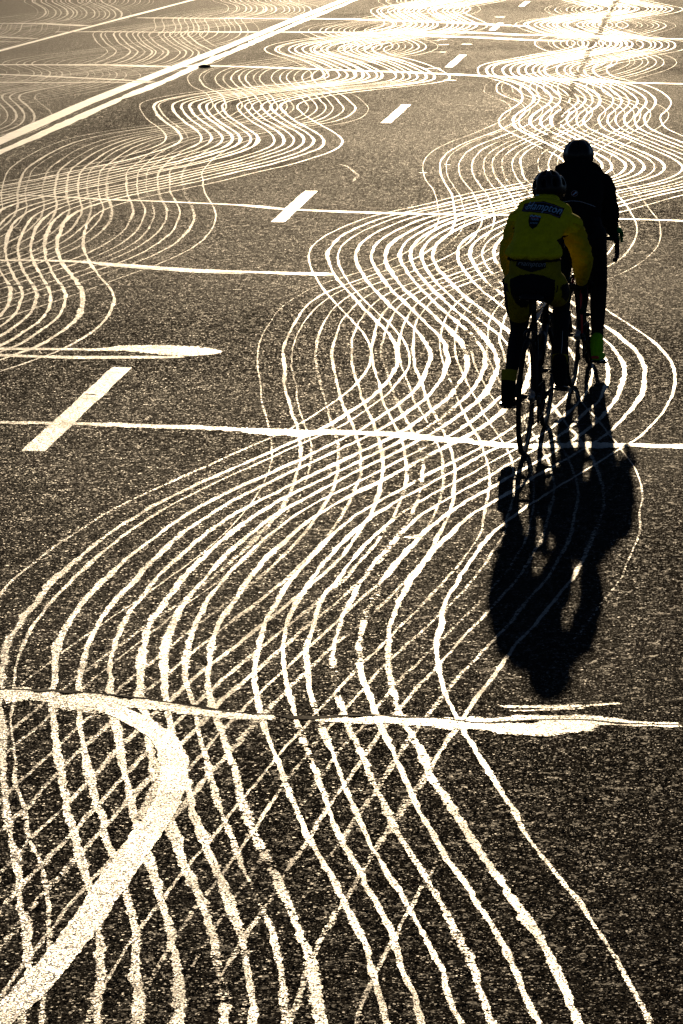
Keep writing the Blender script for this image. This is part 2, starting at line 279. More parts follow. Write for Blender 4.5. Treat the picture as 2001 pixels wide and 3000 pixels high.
CROSS = [
    ('near', [(-1.519, 12.554, 0.209), (-1.385, 12.547, 0.202), (-1.304, 12.526, 0.209), (-1.224, 12.519, 0.139), (-1.112, 12.45, 0.241), (-0.994, 12.399, 0.29), (-0.916, 12.399, 0.256), (-0.811, 12.399, 0.136), (-0.704, 12.355, 0.129), (-0.596, 12.287, 0.114), (-0.49, 12.231, 0.113), (-0.36, 12.181, 0.105), (-0.256, 12.174, 0.086)]),
    ('near', [(-0.11, 12.142, 0.039), (-0.001, 12.132, 0.098), (-0.001, 12.148, 0.131), (0.102, 12.132, 0.144), (0.214, 12.148, 0.131), (0.341, 12.099, 0.143), (0.451, 12.076, 0.195), (0.552, 12.05, 0.233), (0.678, 12.024, 0.199), (0.805, 12.018, 0.199), (0.901, 12.057, 0.194), (0.976, 12.141, 0.151), (1.066, 12.099, 0.098), (1.191, 12.066, 0.078), (1.332, 12.044, 0.097)]),
    ('streak', [(0.478, 12.115, 0.098), (0.599, 12.141, 0.085), (0.729, 12.164, 0.079), (0.858, 12.181, 0.066), (0.98, 12.197, 0.053)]),
    ('streak', [(0.63, 12.341, 0.034), (0.739, 12.341, 0.054), (0.868, 12.331, 0.054), (1.001, 12.365, 0.041), (1.126, 12.399, 0.034)]),
    ('streak', [(0.666, 12.274, 0.02), (0.778, 12.28, 0.03), (0.901, 12.304, 0.03), (0.972, 12.321, 0.02)]),
    ('c2', [(-2.314, 19.038, 0.122), (-2.065, 19.026, 0.121), (-1.544, 18.965, 0.121), (-0.736, 18.81, 0.143), (-0.407, 18.692, 0.188), (-0.244, 18.68, 0.234), (-0.082, 18.692, 0.164), (0.322, 18.598, 0.163), (0.521, 18.483, 0.184), (0.795, 18.312, 0.18), (1.029, 18.233, 0.157), (1.186, 18.211, 0.179), (1.504, 18.222, 0.156), (1.742, 18.233, 0.179), (1.983, 18.245, 0.134), (2.179, 18.245, 0.134)]),
    ('spearu', [(-2.627, 22.062, 0.132), (-2.381, 22.037, 0.115), (-2.016, 22.029, 0.115), (-1.698, 21.996, 0.115), (-1.603, 22.021, 0.181), (-1.508, 22.062, 0.314), (-1.35, 22.054, 0.396), (-1.165, 21.996, 0.476), (-1.065, 21.93, 0.522), (-0.979, 21.906, 0.44), (-0.882, 21.898, 0.293), (-0.828, 21.89, 0.114), (-0.807, 21.89, 0.024)]),
    ('spearl', [(-2.591, 21.752, 0.129), (-2.35, 21.744, 0.128), (-2.105, 21.688, 0.112), (-1.862, 21.641, 0.143), (-1.624, 21.641, 0.143), (-1.326, 21.648, 0.127), (-1.195, 21.648, 0.111), (-1.076, 21.672, 0.064)]),
    ('c4', [(-3.224, 27.229, 0.174), (-2.92, 27.179, 0.149), (-2.623, 27.179, 0.149), (-2.32, 27.118, 0.148), (-2.073, 26.995, 0.171), (-1.702, 26.752, 0.192), (-1.251, 26.502, 0.189), (-0.811, 26.373, 0.187), (-0.67, 26.352, 0.175), (-0.567, 26.303, 0.186), (-0.308, 26.251, 0.232), (-0.128, 26.222, 0.26), (-0.056, 26.207, 0.115)]),
    ('c4b', [(-2.063, 26.873, 0.048), (-1.695, 26.633, 0.071), (-1.245, 26.373, 0.058), (-0.807, 26.245, 0.058)]),
    ('c5', [(-3.67, 32.835, 0.063), (-3.509, 32.788, 0.078), (-3.188, 32.71, 0.093), (-2.767, 32.524, 0.123), (-2.377, 32.295, 0.137), (-1.969, 32.173, 0.136), (-1.022, 31.771, 0.132), (-0.889, 31.677, 0.188), (-0.581, 31.387, 0.185), (-0.045, 31.143, 0.202), (0.484, 30.982, 0.2), (1.116, 30.882, 0.199), (1.599, 30.842, 0.218), (1.839, 30.823, 0.143), (2.331, 30.634, 0.141), (2.669, 30.478, 0.14), (2.979, 30.4, 0.139), (3.248, 30.308, 0.138), (3.381, 30.277, 0.138)]),
    ('c6', [(-6.034, 55.088, 0.435), (-5.845, 55.057, 0.434), (-4.908, 54.995, 0.402), (-3.977, 54.995, 0.557), (-3.4, 54.687, 0.612), (-2.895, 54.504, 0.608), (-2.296, 54.748, 0.43), (-1.415, 54.352, 0.484), (-0.491, 53.843, 0.475), (-0.003, 53.548, 0.411), (0.448, 53.256, 0.407), (0.896, 53.111, 0.462), (1.773, 52.454, 0.395), (2.741, 51.676, 0.383), (3.246, 51.34, 0.379), (3.747, 51.044, 0.375), (4.385, 50.41, 0.366), (4.881, 50.228, 0.311), (5.322, 50.072, 0.309), (5.456, 50.021, 0.309)]),
    ('c7', [(-5.758, 52.539, 0.283), (-5.569, 52.426, 0.31), (-4.818, 51.979, 0.332), (-4.071, 51.431, 0.298), (-3.431, 50.974, 0.266), (-2.976, 50.578, 0.262)]),
    ('c7b', [(-5.546, 50.578, 0.262), (-5.364, 50.473, 0.261), (-4.495, 50.317, 0.26), (-3.827, 50.499, 0.262), (-2.964, 50.369, 0.208)]),
    ('c8', [(-5.902, 66.275, 0.269), (-4.835, 66.364, 0.359), (-4.109, 66.23, 0.358), (-3.505, 66.141, 0.357), (-2.753, 66.32, 0.628), (-2.168, 66.23, 0.626), (-1.588, 66.275, 0.537), (-0.826, 66.185, 0.536), (-0.003, 66.052, 0.623), (0.663, 65.786, 0.618), (1.561, 66.185, 0.625), (2.235, 66.275, 0.627), (2.89, 65.918, 0.664), (3.45, 65.217, 0.651), (4.097, 64.975, 0.69), (4.528, 64.846, 0.773), (5.152, 64.419, 0.678), (5.758, 63.872, 0.5), (6.73, 63.499, 0.33), (6.902, 63.458, 0.329)]),
    ('c9', [(1.113, 66.096, 0.445), (1.958, 64.53, 0.68), (2.599, 64.192, 0.673), (3.357, 63.445, 0.657), (3.659, 63.09, 0.529), (3.969, 62.927, 0.405), (4.387, 62.806, 0.323)]),
    ('c10', [(-4.626, 72.649, 0.43), (-3.841, 72.542, 0.536), (-3.347, 72.435, 0.481), (-2.122, 72.329, 0.532), (-0.9, 72.169, 0.636), (-0.004, 72.063, 0.634), (0.48, 71.748, 0.681), (0.96, 71.435, 0.727), (1.674, 71.022, 0.822), (2.373, 70.411, 0.707), (3.055, 69.711, 0.693), (3.646, 68.955, 0.582), (3.65, 69.025, 0.679), (3.868, 68.761, 0.483)]),
    ('c11', [(-7.66, 70.109, 0.4), (-7.413, 70.009, 0.399), (-6.511, 69.959, 0.498), (-5.941, 69.366, 0.686), (-5.435, 68.88, 0.58)]),
    ('c12', [(-7.043, 64.403, 0.338), (-6.807, 64.235, 0.421), (-6.337, 63.858, 0.416), (-5.99, 63.609, 0.248)]),
    ('c12b', [(-6.834, 62.474, 0.319), (-6.623, 62.474, 0.319), (-6.193, 62.394, 0.238)]),
]
CRACKS = [
    ('near', [(-1.483, 12.631, 0.018), (-1.394, 12.624, 0.021), (-1.258, 12.603, 0.025), (-1.16, 12.589, 0.032), (-1.015, 12.554, 0.021), (-0.816, 12.485, 0.017), (-0.707, 12.416, 0.017), (-0.6, 12.365, 0.017), (-0.527, 12.297, 0.023), (-0.405, 12.247, 0.017), (-0.257, 12.214, 0.02)]),
    ('near2', [(-0.257, 12.207, 0.046), (-0.188, 12.171, 0.053), (-0.11, 12.155, 0.039), (-0.025, 12.188, 0.02), (-0.001, 12.181, 0.016), (0.051, 12.214, 0.017), (0.163, 12.214, 0.013), (0.24, 12.174, 0.02), (0.36, 12.181, 0.013), (0.478, 12.122, 0.016), (0.553, 12.083, 0.019), (0.648, 12.109, 0.02), (0.726, 12.128, 0.016), (0.856, 12.141, 0.013), (0.985, 12.148, 0.013), (1.065, 12.083, 0.023), (1.192, 12.076, 0.016), (1.334, 12.063, 0.013)]),
    ('l', [(-2.812, 25.481, 0.055), (-2.467, 25.524, 0.055), (-2.157, 25.502, 0.044), (-1.847, 25.481, 0.044), (-1.479, 25.393, 0.033)]),
    ('d1', [(-1.643, 20.08, 0.028), (-1.597, 20.06, 0.034), (-1.54, 20.032, 0.027)]),
]
TAPE = [(-1.114, 12.467), (-0.994, 12.399), (-0.88, 12.264), (-0.775, 12.099), (-0.691, 11.891), (-0.639, 11.644), (-0.615, 11.378), (-0.617, 11.123), (-0.646, 10.851), (-0.701, 10.443), (-0.761, 10.039), (-0.816, 9.653), (-0.874, 9.294), (-0.948, 8.959), (-1.021, 8.716)]
def polyline(p, w, step=.02):
    p = np.array(p, float); keep = [0]
    for i in range(1, len(p)):
        if np.linalg.norm(p[i, :2] - p[keep[-1], :2]) > .04: keep.append(i)
    p = p[keep]; w = np.array(w, float)[keep]
    d = np.r_[0, np.cumsum(np.linalg.norm(np.diff(p, axis=0), axis=1))]
    q = np.linspace(0, d[-1], max(8, int(d[-1] / step)))
    # Catmull-like smoothing by a short moving average of the linear interpolation
    o = np.c_[np.interp(q, d, p[:, 0]), np.interp(q, d, p[:, 1])]
    k = max(1, int(.06 / step)); ker = np.ones(2 * k + 1) / (2 * k + 1)
    for c in range(2):
        e = np.pad(o[:, c], k, mode='reflect', reflect_type='odd'); o[:, c] = np.convolve(e, ker, 'valid')
    return o, np.interp(q, d, w)

for kind, p in CROSS:
    o, w = polyline([a[:2] for a in p], [a[2] for a in p], .02 if p[0][1] < 30 else .05)
    far = p[0][1]
    w = w * (0.72 if far > 48 else 0.85 if far > 25 else .95)
    name = {'spearu': 'sealant_patch', 'spearl': 'sealant_patch', 'streak': 'sealant_smear'}.get(kind, 'transverse_sealant_line')
    ribbon(name, o, w, M_SEAL, .70 if kind == 'streak' else .9 if kind == 'near' else 1.0 if far < 20 else .95, edge=.2 if far < 14 else .35, rag=.2 if kind in ('near', 'streak', 'c2') else .05, inner=.7)
for kind, p in CRACKS:
    o, w = polyline([a[:2] for a in p], [a[2] for a in p], .012)
    ribbon('open_crack', o, w * 1.1, M_TAR, 1.0, rag=.35, edge=.5)
o, w = polyline(TAPE, [.07, .09] + [.106] * (len(TAPE) - 2), .012)
for c in range(2):
    e = np.pad(o[:, c], 12, mode='reflect', reflect_type='odd'); o[:, c] = np.convolve(e, np.ones(25) / 25, 'valid')
ribbon('curved_white_stripe', o, w, M_PAINT, 1.0, edge=.6, rag=.05, inner=.88)
# worn earlier coat beside the curved stripe
o2 = o[int(len(o) * .28):int(len(o) * .47)] + np.array([-.062, 0.0])
ribbon('worn_paint_ghost', o2, .04, M_FAINT, .8, rag=.15)
# small spilled drops and flakes
def blob(x, y, rx, ry, m):
    n = 14; a = np.linspace(-1, 1, n)
    pts = np.c_[x + a * rx, y + smooth_noise(n, 4, ry * .3, rng)]
    ribbon('sealant_spatter', pts, np.maximum(2 * ry * np.sqrt(np.clip(1 - a * a, .02, 1)), .004), m, .85, edge=.4, rag=.2)
for x, y in [(-1.49, 16.87), (-1.57, 17.04), (-1.56, 16.71), (-1.06, 22.67), (-.83, 25.23), (-1.21, 19.68), (-1.62, 16.1), (-1.39, 15.55)]:
    blob(x, y, .025, .03, M_FAINT)
for x, y in [(1.8, 62.8), (1.95, 61.42), (1.98, 63.28), (2.39, 61.53), (3.58, 72.97), (1.91, 77.6), (1.76, 58.87), (1.55, 54.0), (1.71, 50.9), (.36, 15.65), (1.2, 36.2), (.9, 35.2)]:
    blob(x, y, .07 if y > 40 else .03, .12 if y > 40 else .04, M_SEAL)
o, w = polyline([(-.03, 36.26), (.08, 35.89), (.14, 35.33), (.18, 34.89), (.12, 34.19)], [.035] * 5, .02)
ribbon('sealant_smear', o, w, M_FAINT, .42)
along([(8, 2.25), (260, 2.25)], 26, 92, .10, 'worn_drip_line', m=M_SEAM, cov=.28, rag=.4, wob=.03, ds=.0022, edge=.1)

# a scrap of tyre rubber on the centre line
def debris():
    bm = bmesh.new(); r = random.Random(3)
    pts = [(-.22, -.09, 0), (-.05, -.16, .01), (.2, -.1, 0), (.26, .05, .02), (.08, .12, .05), (-.14, .1, .03)]
    lo = [bm.verts.new((x, y, .012)) for x, y, z in pts]; hi = [bm.verts.new((x * .9, y * .85, .06 + z)) for x, y, z in pts]
    c = bm.verts.new((0, 0, .12))
    for i in range(6):
        j = (i + 1) % 6
        bm.faces.new((lo[i], lo[j], hi[j], hi[i])); bm.faces.new((hi[i], hi[j], c))
    bm.faces.new(lo[::-1])
    me = bpy.data.meshes.new('rubber_scrap'); bm.to_mesh(me); bm.free()
    o = link('rubber_scrap', me, mat('black_rubber', (.012, .012, .012), .8, spec=.2)); o.location = (-2.32, 54.2, 0); o.scale = (.45, .45, .5)
    thing(o, 'small black scrap of rubber lying on the white double line far up the road', 'scrap')
debris()

# ------------------------------------------------------------------ mesh helpers for riders and bicycles
def ell_pts(c, r, n=10):
    if np.isscalar(r): r = (r, r, r)
    out = []
    for i in range(1, n):
        th = math.pi * i / n
        for j in range(2 * n):
            ph = math.pi * j / n
            out.append((c[0] + r[0] * math.sin(th) * math.cos(ph), c[1] + r[1] * math.sin(th) * math.sin(ph), c[2] + r[2] * math.cos(th)))
    out += [(c[0], c[1], c[2] + r[2]), (c[0], c[1], c[2] - r[2])]
    return out
def hull_into(bm, pts):
    vs = [bm.verts.new(p) for p in pts]
    res = bmesh.ops.convex_hull(bm, input=vs)
    bad = [g for g in res['geom_interior'] + res['geom_unused'] if isinstance(g, bmesh.types.BMVert)]
    bmesh.ops.delete(bm, geom=list(set(bad)), context='VERTS')
def chain(bm, seq, n=8):
    """hulls between successive (centre, radius) blobs: tapered limbs and trunks"""
    for a, b in zip(seq[:-1], seq[1:]): hull_into(bm, ell_pts(a[0], a[1], n) + ell_pts(b[0], b[1], n))
def remeshed(name, bm, voxel=.01, smooth=6, fac=.5):
    me = bpy.data.meshes.new(name); bm.to_mesh(me); bm.free()
    o = bpy.data.objects.new(name, me); C.objects.link(o)
    r = o.modifiers.new('r', 'REMESH'); r.mode = 'VOXEL'; r.voxel_size = voxel; r.use_smooth_shade = True
    sm = o.modifiers.new('s', 'SMOOTH'); sm.iterations = smooth; sm.factor = fac
    dg = bpy.context.evaluated_depsgraph_get(); dg.update()
    out = bpy.data.meshes.new_from_object(o.evaluated_get(dg)); out.name = name
    bpy.data.objects.remove(o); bpy.data.meshes.remove(me)
    out.polygons.foreach_set('use_smooth', [True] * len(out.polygons))
    return out
def finish(bm, name, m, parent, smooth=True, bevel=0):
    if bevel:
        bmesh.ops.bevel(bm, geom=bm.edges[:], offset=bevel, segments=2, affect='EDGES')
    bmesh.ops.recalc_face_normals(bm, faces=bm.faces[:])
    me = bpy.data.meshes.new(name); bm.to_mesh(me); bm.free()
    if smooth: me.polygons.foreach_set('use_smooth', [True] * len(me.polygons))
    return link(name, me, m, parent)
def tube_into(bm, pts, rad, n=10, cap=True):
    pts = [Vector(p) for p in pts]; rings = []
    rad = [rad] * len(pts) if np.isscalar(rad) else rad
    up = None
    for i, p in enumerate(pts):
        d = (pts[min(i + 1, len(pts) - 1)] - pts[max(i - 1, 0)]).normalized()
        if up is None: up = d.orthogonal().normalized()
        up = (up - d * up.dot(d)).normalized(); sd = d.cross(up)
        rings.append([bm.verts.new(p + (up * math.cos(2 * math.pi * k / n) + sd * math.sin(2 * math.pi * k / n)) * rad[i]) for k in range(n)])
    for a, b in zip(rings[:-1], rings[1:]):
        for k in range(n): bm.faces.new((a[k], a[(k + 1) % n], b[(k + 1) % n], b[k]))
    if cap: bm.faces.new(rings[0][::-1]); bm.faces.new(rings[-1])
def tube(name, pts, rad, m, parent, n=10):
    bm = bmesh.new(); tube_into(bm, pts, rad, n); return finish(bm, name, m, parent)
def curve_pts(ctrl, n=16):
    """Catmull-Rom through control points"""
    P = [Vector(p) for p in ctrl]; P = [2 * P[0] - P[1]] + P + [2 * P[-1] - P[-2]]; out = []
    for i in range(1, len(P) - 2):
        for k in range(n):
            t = k / n
            out.append(.5 * ((2 * P[i]) + (P[i + 1] - P[i - 1]) * t + (2 * P[i - 1] - 5 * P[i] + 4 * P[i + 1] - P[i + 2]) * t * t + (3 * P[i] - P[i - 1] - 3 * P[i + 1] + P[i + 2]) * t ** 3))
    return out + [P[-2]]
def ring_into(bm, R, prof, n=64, centre=(0, 0, 0)):
    """profile (offset from R, side) swept round the x axis: tyres, rims, chainrings"""
    rows = []
    for i in range(n):
        a = 2 * math.pi * i / n
        rows.append([bm.verts.new((centre[0] + s, centre[1] + (R + d) * math.cos(a), centre[2] + (R + d) * math.sin(a))) for d, s in prof])
    m = len(prof)
    for i in range(n):
        for k in range(m):
            bm.faces.new((rows[i][k], rows[(i + 1) % n][k], rows[(i + 1) % n][(k + 1) % m], rows[i][(k + 1) % m]))
def circ(r, n=10, sx=1.0): return [(r * math.cos(2 * math.pi * k / n), sx * r * math.sin(2 * math.pi * k / n)) for k in range(n)]
def box_into(bm, c, d, rot=None):
    r = bmesh.ops.create_cube(bm, size=1.0); M = Matrix.Translation(c) @ (rot or Matrix()) @ Matrix.Diagonal((*d, 1))
    bmesh.ops.transform(bm, matrix=M, verts=r['verts']); return r['verts']

# cloth with fine weave
def cloth(name, col, rough=.85, spec=.2, sheen=0.0):
    m = mat(name, col, rough, spec=spec); t = NT(m)
    co = t.new('ShaderNodeTexCoord').outputs['Object']
    n = t.new('ShaderNodeTexNoise'); t.l.new(co, n.inputs['Vector']); n.inputs['Scale'].default_value = 22; n.inputs['Detail'].default_value = 4
    f = t.new('ShaderNodeTexNoise'); t.l.new(co, f.inputs['Vector']); f.inputs['Scale'].default_value = 400
    h = t.math('ADD', n.outputs[0], t.math('MULTIPLY', f.outputs[0], .12))
    b = t.new('ShaderNodeBump'); b.inputs['Strength'].default_value = .9; b.inputs['Distance'].default_value = .018
    t.l.new(h, b.inputs['Height']); t.l.new(b.outputs[0], t.b.inputs['Normal'])
    c2 = tuple(x * .8 for x in col)
    t.l.new(t.mix(t.ramp(n.outputs[0], .35, .7), (*c2, 1), (*col, 1)), t.b.inputs['Base Color'])
    t.b.inputs['Sheen Weight'].default_value = sheen
    return m
M_YEL = cloth('yellow_fabric', (.86, .76, .01), .8, .1)
M_YEL2 = cloth('dark_yellow_fabric', (.72, .55, .01), .8, .1)
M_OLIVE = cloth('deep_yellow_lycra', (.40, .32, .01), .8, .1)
M_BLK = cloth('black_fabric', (.012, .012, .013), .9, .06)
M_BLK2 = cloth('black_lycra', (.014, .014, .016), .75, .08)
M_LIME = cloth('lime_fabric', (.24, .72, .01), .7, .1)
M_GREEN = cloth('green_fabric', (.02, .28, .06), .8, .1)
M_RED = mat('red_plastic', (.45, .02, .015), .45)
M_SKIN = mat('skin', (.45, .26, .18), .5, spec=.3)
M_HAIR = mat('dark_hair', (.02, .014, .01), .6)
M_PLAS = mat('black_gloss_plastic', (.010, .010, .011), .30, spec=.2)
M_RUB = mat('tyre_rubber', (.014, .014, .014), .75, spec=.08)
M_CARB = mat('black_carbon', (.012, .012, .014), .42, spec=.22)
M_WHT = mat('white_frame_paint', (.72, .68, .74), .25)
M_ALU = mat('brushed_aluminium', (.55, .56, .58), .32, 1.0)
M_DALU = mat('dark_aluminium', (.035, .035, .04), .4, 1.0)
M_SKYLIT = mat('skylit_print', (.42, .66, .86), .7, spec=.1)  # white lettering, with the sky's blue light put into its base colour
M_PRINT = mat('black_print', (.012, .012, .016), .7, spec=.1)
M_PURP = mat('mauve_piping', (.22, .16, .30), .6, spec=.1)
M_GREY = mat('grey_piping', (.35, .36, .38), .6)

def wheel(bike, y, deep):
    """wheel > tyre, rim, spokes, hub"""
    w = bpy.data.objects.new('wheel', None); C.objects.link(w); w.parent = bike; w.location = (0, y, .335); w.empty_display_size = .1
    bm = bmesh.new(); ring_into(bm, .3215, circ(.0145, 12)); finish(bm, 'tyre', M_RUB, w)
    bm = bmesh.new(); ring_into(bm, .310, [(.006, -.009), (.006, .009), (-.004, .0105), (-deep, .0045), (-deep - .004, 0), (-deep, -.0045), (-.004, -.0105)], 72)
    finish(bm, 'rim', M_CARB, w)
    bm = bmesh.new(); tube_into(bm, [(-.045, 0, 0), (-.036, 0, 0), (-.032, 0, 0), (.032, 0, 0), (.036, 0, 0), (.045, 0, 0)], [.008, .02, .013, .013, .02, .008], 14)
    tube_into(bm, [(-.062, 0, 0), (.062, 0, 0)], .006, 8); finish(bm, 'hub', M_DALU, w)
    bm = bmesh.new(); n = 24
    for k in range(n):
        a = 2 * math.pi * k / n; sd = -.034 if k % 2 else .034; a2 = a + (.9 if (k // 2) % 2 else -.9)
        p = (sd, .02 * math.cos(a2), .02 * math.sin(a2)); q = (0, (.308 - deep) * math.cos(a), (.308 - deep) * math.sin(a))
        tube_into(bm, [p, q], .0017, 5, False)
    o = finish(bm, 'spokes', M_DALU, w); o['kind'] = 'stuff'
    return w

def bicycle(loc, heading, lean, crank, label, bar_z, top_mat, stay_mat, seat_z=.92, yb=.90, hw=.22):
    b = empty('bicycle', loc, 0); b.rotation_euler = (0, lean, -heading); thing(b, label, 'bicycle', None)
    BB = Vector((0, .41, .27)); RH = Vector((0, 0, .335)); FH = Vector((0, .985, .335)); ST = Vector((0, .265, .76)); HT = Vector((0, .795, .80)); HB = Vector((0, .845, .655))
    f = bmesh.new()
    tube_into(f, [BB, BB.lerp(ST, .5), ST], [.021, .017, .016], 12); tube_into(f, [BB, HB.lerp(BB, .06)], [.024, .022], 12); tube_into(f, [HB + Vector((0, .006, -.015)), HT + Vector((0, -.008, .025))], .021, 12)
    tube_into(f, [BB + Vector((-.038, 0, 0)), BB + Vector((.038, 0, 0))], .023, 12)
    for s in (-1, 1):
        tube_into(f, [BB + Vector((s * .03, -.02, 0)), Vector((s * .045, .18, .31)), RH + Vector((s * .063, .01, 0))], [.012, .011, .009], 8)
        box_into(f, RH + Vector((s * .064, 0, -.005)), (.006, .03, .04))
    finish(f, 'frame', M_CARB, b)
    tube('top_tube', [ST + Vector((0, .01, -.03)), HT + Vector((0, -.005, -.01))], .0165, top_mat, b, 12)
    for s in (-1, 1):
        tube('seat_stay', [ST + Vector((s * .012, 0, -.04)), Vector((s * .035, .17, .60)), RH + Vector((s * .062, .005, .01))], [.009, .009, .007], stay_mat, b, 8)
    fk = bmesh.new(); tube_into(fk, [HB + Vector((0, .006, -.01)), HB + Vector((0, .018, -.055))], [.02, .028], 12)
    for s in (-1, 1):
        tube_into(fk, curve_pts([HB + Vector((s * .02, .012, -.045)), Vector((s * .042, .89, .52)), Vector((s * .052, .935, .42)), FH + Vector((s * .055, 0, 0))], 5), [.014] * 8 + [.012] * 5 + [.009] * 3, 8)
    finish(fk, 'fork', M_CARB, b)
    wheel(b, 0, .028); wheel(b, .985, .028)
    # seatpost and saddle
    post = tube('seatpost', [ST + Vector((0, .012, -.05)), ST + (ST - BB).normalized() * (seat_z - .80)], .0145, M_CARB, b, 12)
    sd = bmesh.new()
    prof = [(.085, .060, -.005), (.12, .072, .004), (.17, .068, .006), (.22, .045, .002), (.28, .026, -.002), (.34, .021, -.006), (.372, .014, -.012)]
    rows = []
    for y, sw, dz in prof:
        z = seat_z + dz - .012; rows.append([sd.verts.new((x * sw, y, z + h)) for x, h in [(-1, -.028), (-.98, -.008), (-.6, .010), (0, .006), (.6, .010), (.98, -.008), (1, -.028), (.4, -.02), (-.4, -.02)]])
    for a, c in zip(rows[:-1], rows[1:]):
        for k in range(9): sd.faces.new((a[k], a[(k + 1) % 9], c[(k + 1) % 9], c[k]))
    sd.faces.new(rows[0][::-1]); sd.faces.new(rows[-1])
    s_ = finish(sd, 'saddle', M_PLAS, b)
    rl = bmesh.new()
    for s in (-1, 1): tube_into(rl, [(s * .03, .10, seat_z - .03), (s * .022, .16, seat_z - .052), (s * .022, .25, seat_z - .052), (s * .012, .34, seat_z - .025)], .0035, 6)
    finish(rl, 'rail', M_ALU, s_)
    # handlebar, stem, hoods, levers
    bz = bar_z; by = yb
    tube('stem', [HT + Vector((0, -.012, .04)), HT + Vector((0, -.016, bz - .805 + .01)), (0, by - .015, bz)], [.017, .018, .018], M_CARB, b, 12)
    hb = bmesh.new()
    tube_into(hb, [(-hw + .02, by, bz), (-.05, by, bz), (.05, by, bz), (hw - .02, by, bz)], [.013, .0155, .0155, .013], 12)
    bar = finish(hb, 'handlebar', M_CARB, b)
    for s in (-1, 1):
        tube('drop_tape', curve_pts([(s * (hw - .025), by, bz), (s * (hw - .013), by + .04, bz), (s * (hw - .008), by + .085, bz - .018), (s * (hw - .005), by + .098, bz - .065), (s * (hw - .002), by + .065, bz - .115), (s * (hw), by - .02, bz - .13), (s * (hw), by - .075, bz - .135)], 6), .0165, M_BLK, bar, 10)
        hd = bmesh.new(); chain(hd, [((s * (hw - .012), by + .055, bz + .008), .019), ((s * (hw - .012), by + .115, bz + .022), .019), ((s * (hw - .012), by + .142, bz + .05), .016)], 6); finish(hd, 'brake_hood', M_RUB, bar)
        tube('brake_lever', curve_pts([(s * (hw - .012), by + .135, bz + .02), (s * (hw - .008), by + .15, bz - .03), (s * (hw - .006), by + .125, bz - .09)], 5), [.008] * 6 + [.005] * 5, M_ALU, bar, 8)
    # drivetrain
    ck = bmesh.new(); ring_into(ck, .098, [(.006, .050), (.006, .053), (-.008, .0535), (-.008, .0495)], 48); ring_into(ck, .078, [(.006, .042), (.006, .045), (-.006, .045), (-.006, .042)], 40)
    for k in range(5):
        a = 2 * math.pi * k / 5 + crank; tube_into(ck, [(.05, 0, 0), (.051, .092 * math.cos(a), .092 * math.sin(a))], [.012, .006], 6)
    bmesh.ops.translate(ck, vec=BB, verts=ck.verts[:]); cs = finish(ck, 'crankset', M_DALU, b)
    for s, a in ((1, crank), (-1, crank + math.pi)):
        e = BB + Vector((s * .072, .17 * math.cos(a), .17 * math.sin(a)))
        tube('crank_arm', [BB + Vector((s * .058, 0, 0)), e], [.016, .012], M_DALU, cs, 8)
        pm = bmesh.new(); tube_into(pm, [e + Vector((s * .005, 0, 0)), e + Vector((s * .06, 0, 0))], .008, 8); box_into(pm, e + Vector((s * .075, .005, 0)), (.062, .07, .016)); finish(pm, 'pedal', M_DALU, cs, False)
    cg = bmesh.new()
    for i, r in enumerate((.048, .043, .038, .034, .030, .027, .024)): ring_into(cg, r, [(.004, .022 + i * .0045), (.004, .024 + i * .0045), (-.008, .024 + i * .0045), (-.008, .022 + i * .0045)], 28)
    bmesh.ops.translate(cg, vec=RH, verts=cg.verts[:]); finish(cg, 'cassette', M_ALU, b)
    dr = bmesh.new(); tube_into(dr, [(.07, 0, .325), (.078, -.005, .285)], [.012, .014], 8); box_into(dr, (.072, .015, .23), (.012, .022, .10), Matrix.Rotation(.35, 4, 'X'))
    for y, z in ((-.0, .275), (.032, .19)): ring_into(dr, .018, [(.004, .04), (.004, .046), (-.012, .046), (-.012, .04)], 16, (.0, y, z))
    finish(dr, 'rear_derailleur', M_DALU, b)
    chn = bmesh.new()
    tube_into(chn, [(.045, .0, .335 + .04), (.052, .41, .27 + .10)], .0035, 5); tube_into(chn, [(.045, .032, .172), (.052, .41, .27 - .10)], .0035, 5); finish(chn, 'chain', M_DALU, b)
    for y, z, sg in ((.17, .675, 1), (.885, .672, -1)):
        br = bmesh.new()
        for s in (-1, 1): tube_into(br, curve_pts([(0, y - sg * .03, z + .03), (s * .03, y - sg * .032, z + .01), (s * .032, y - sg * .025, z - .03), (s * .018, y - sg * .012, z - .04)], 4), .008, 8)
        tube_into(br, [(-.045, y - sg * .03, z + .04), (.01, y - sg * .03, z + .02)], .006, 6); finish(br, 'brake_caliper', M_DALU, b)
    tube('brake_cable', curve_pts([(-.012, .32, seat_z - .16), (.05, .27, seat_z - .10), (.055, .2, seat_z - .13), (.02, .17, seat_z - .20), (-.03, .14, .72)], 6), .0025, M_BLK, b, 6)
    cage = bmesh.new(); c0 = BB.lerp(HB, .35); c1 = BB.lerp(HB, .75); off = Vector((0, -.035, .045)).normalized() * .06
    tube_into(cage, [c0 + off, c0.lerp(c1, .8) + off, c0.lerp(c1, .9) + off, c1 + off], [.036, .036, .022, .018], 14)
    return b, cage, post

def world_pt(root, p): return root.matrix_world @ Vector(p)

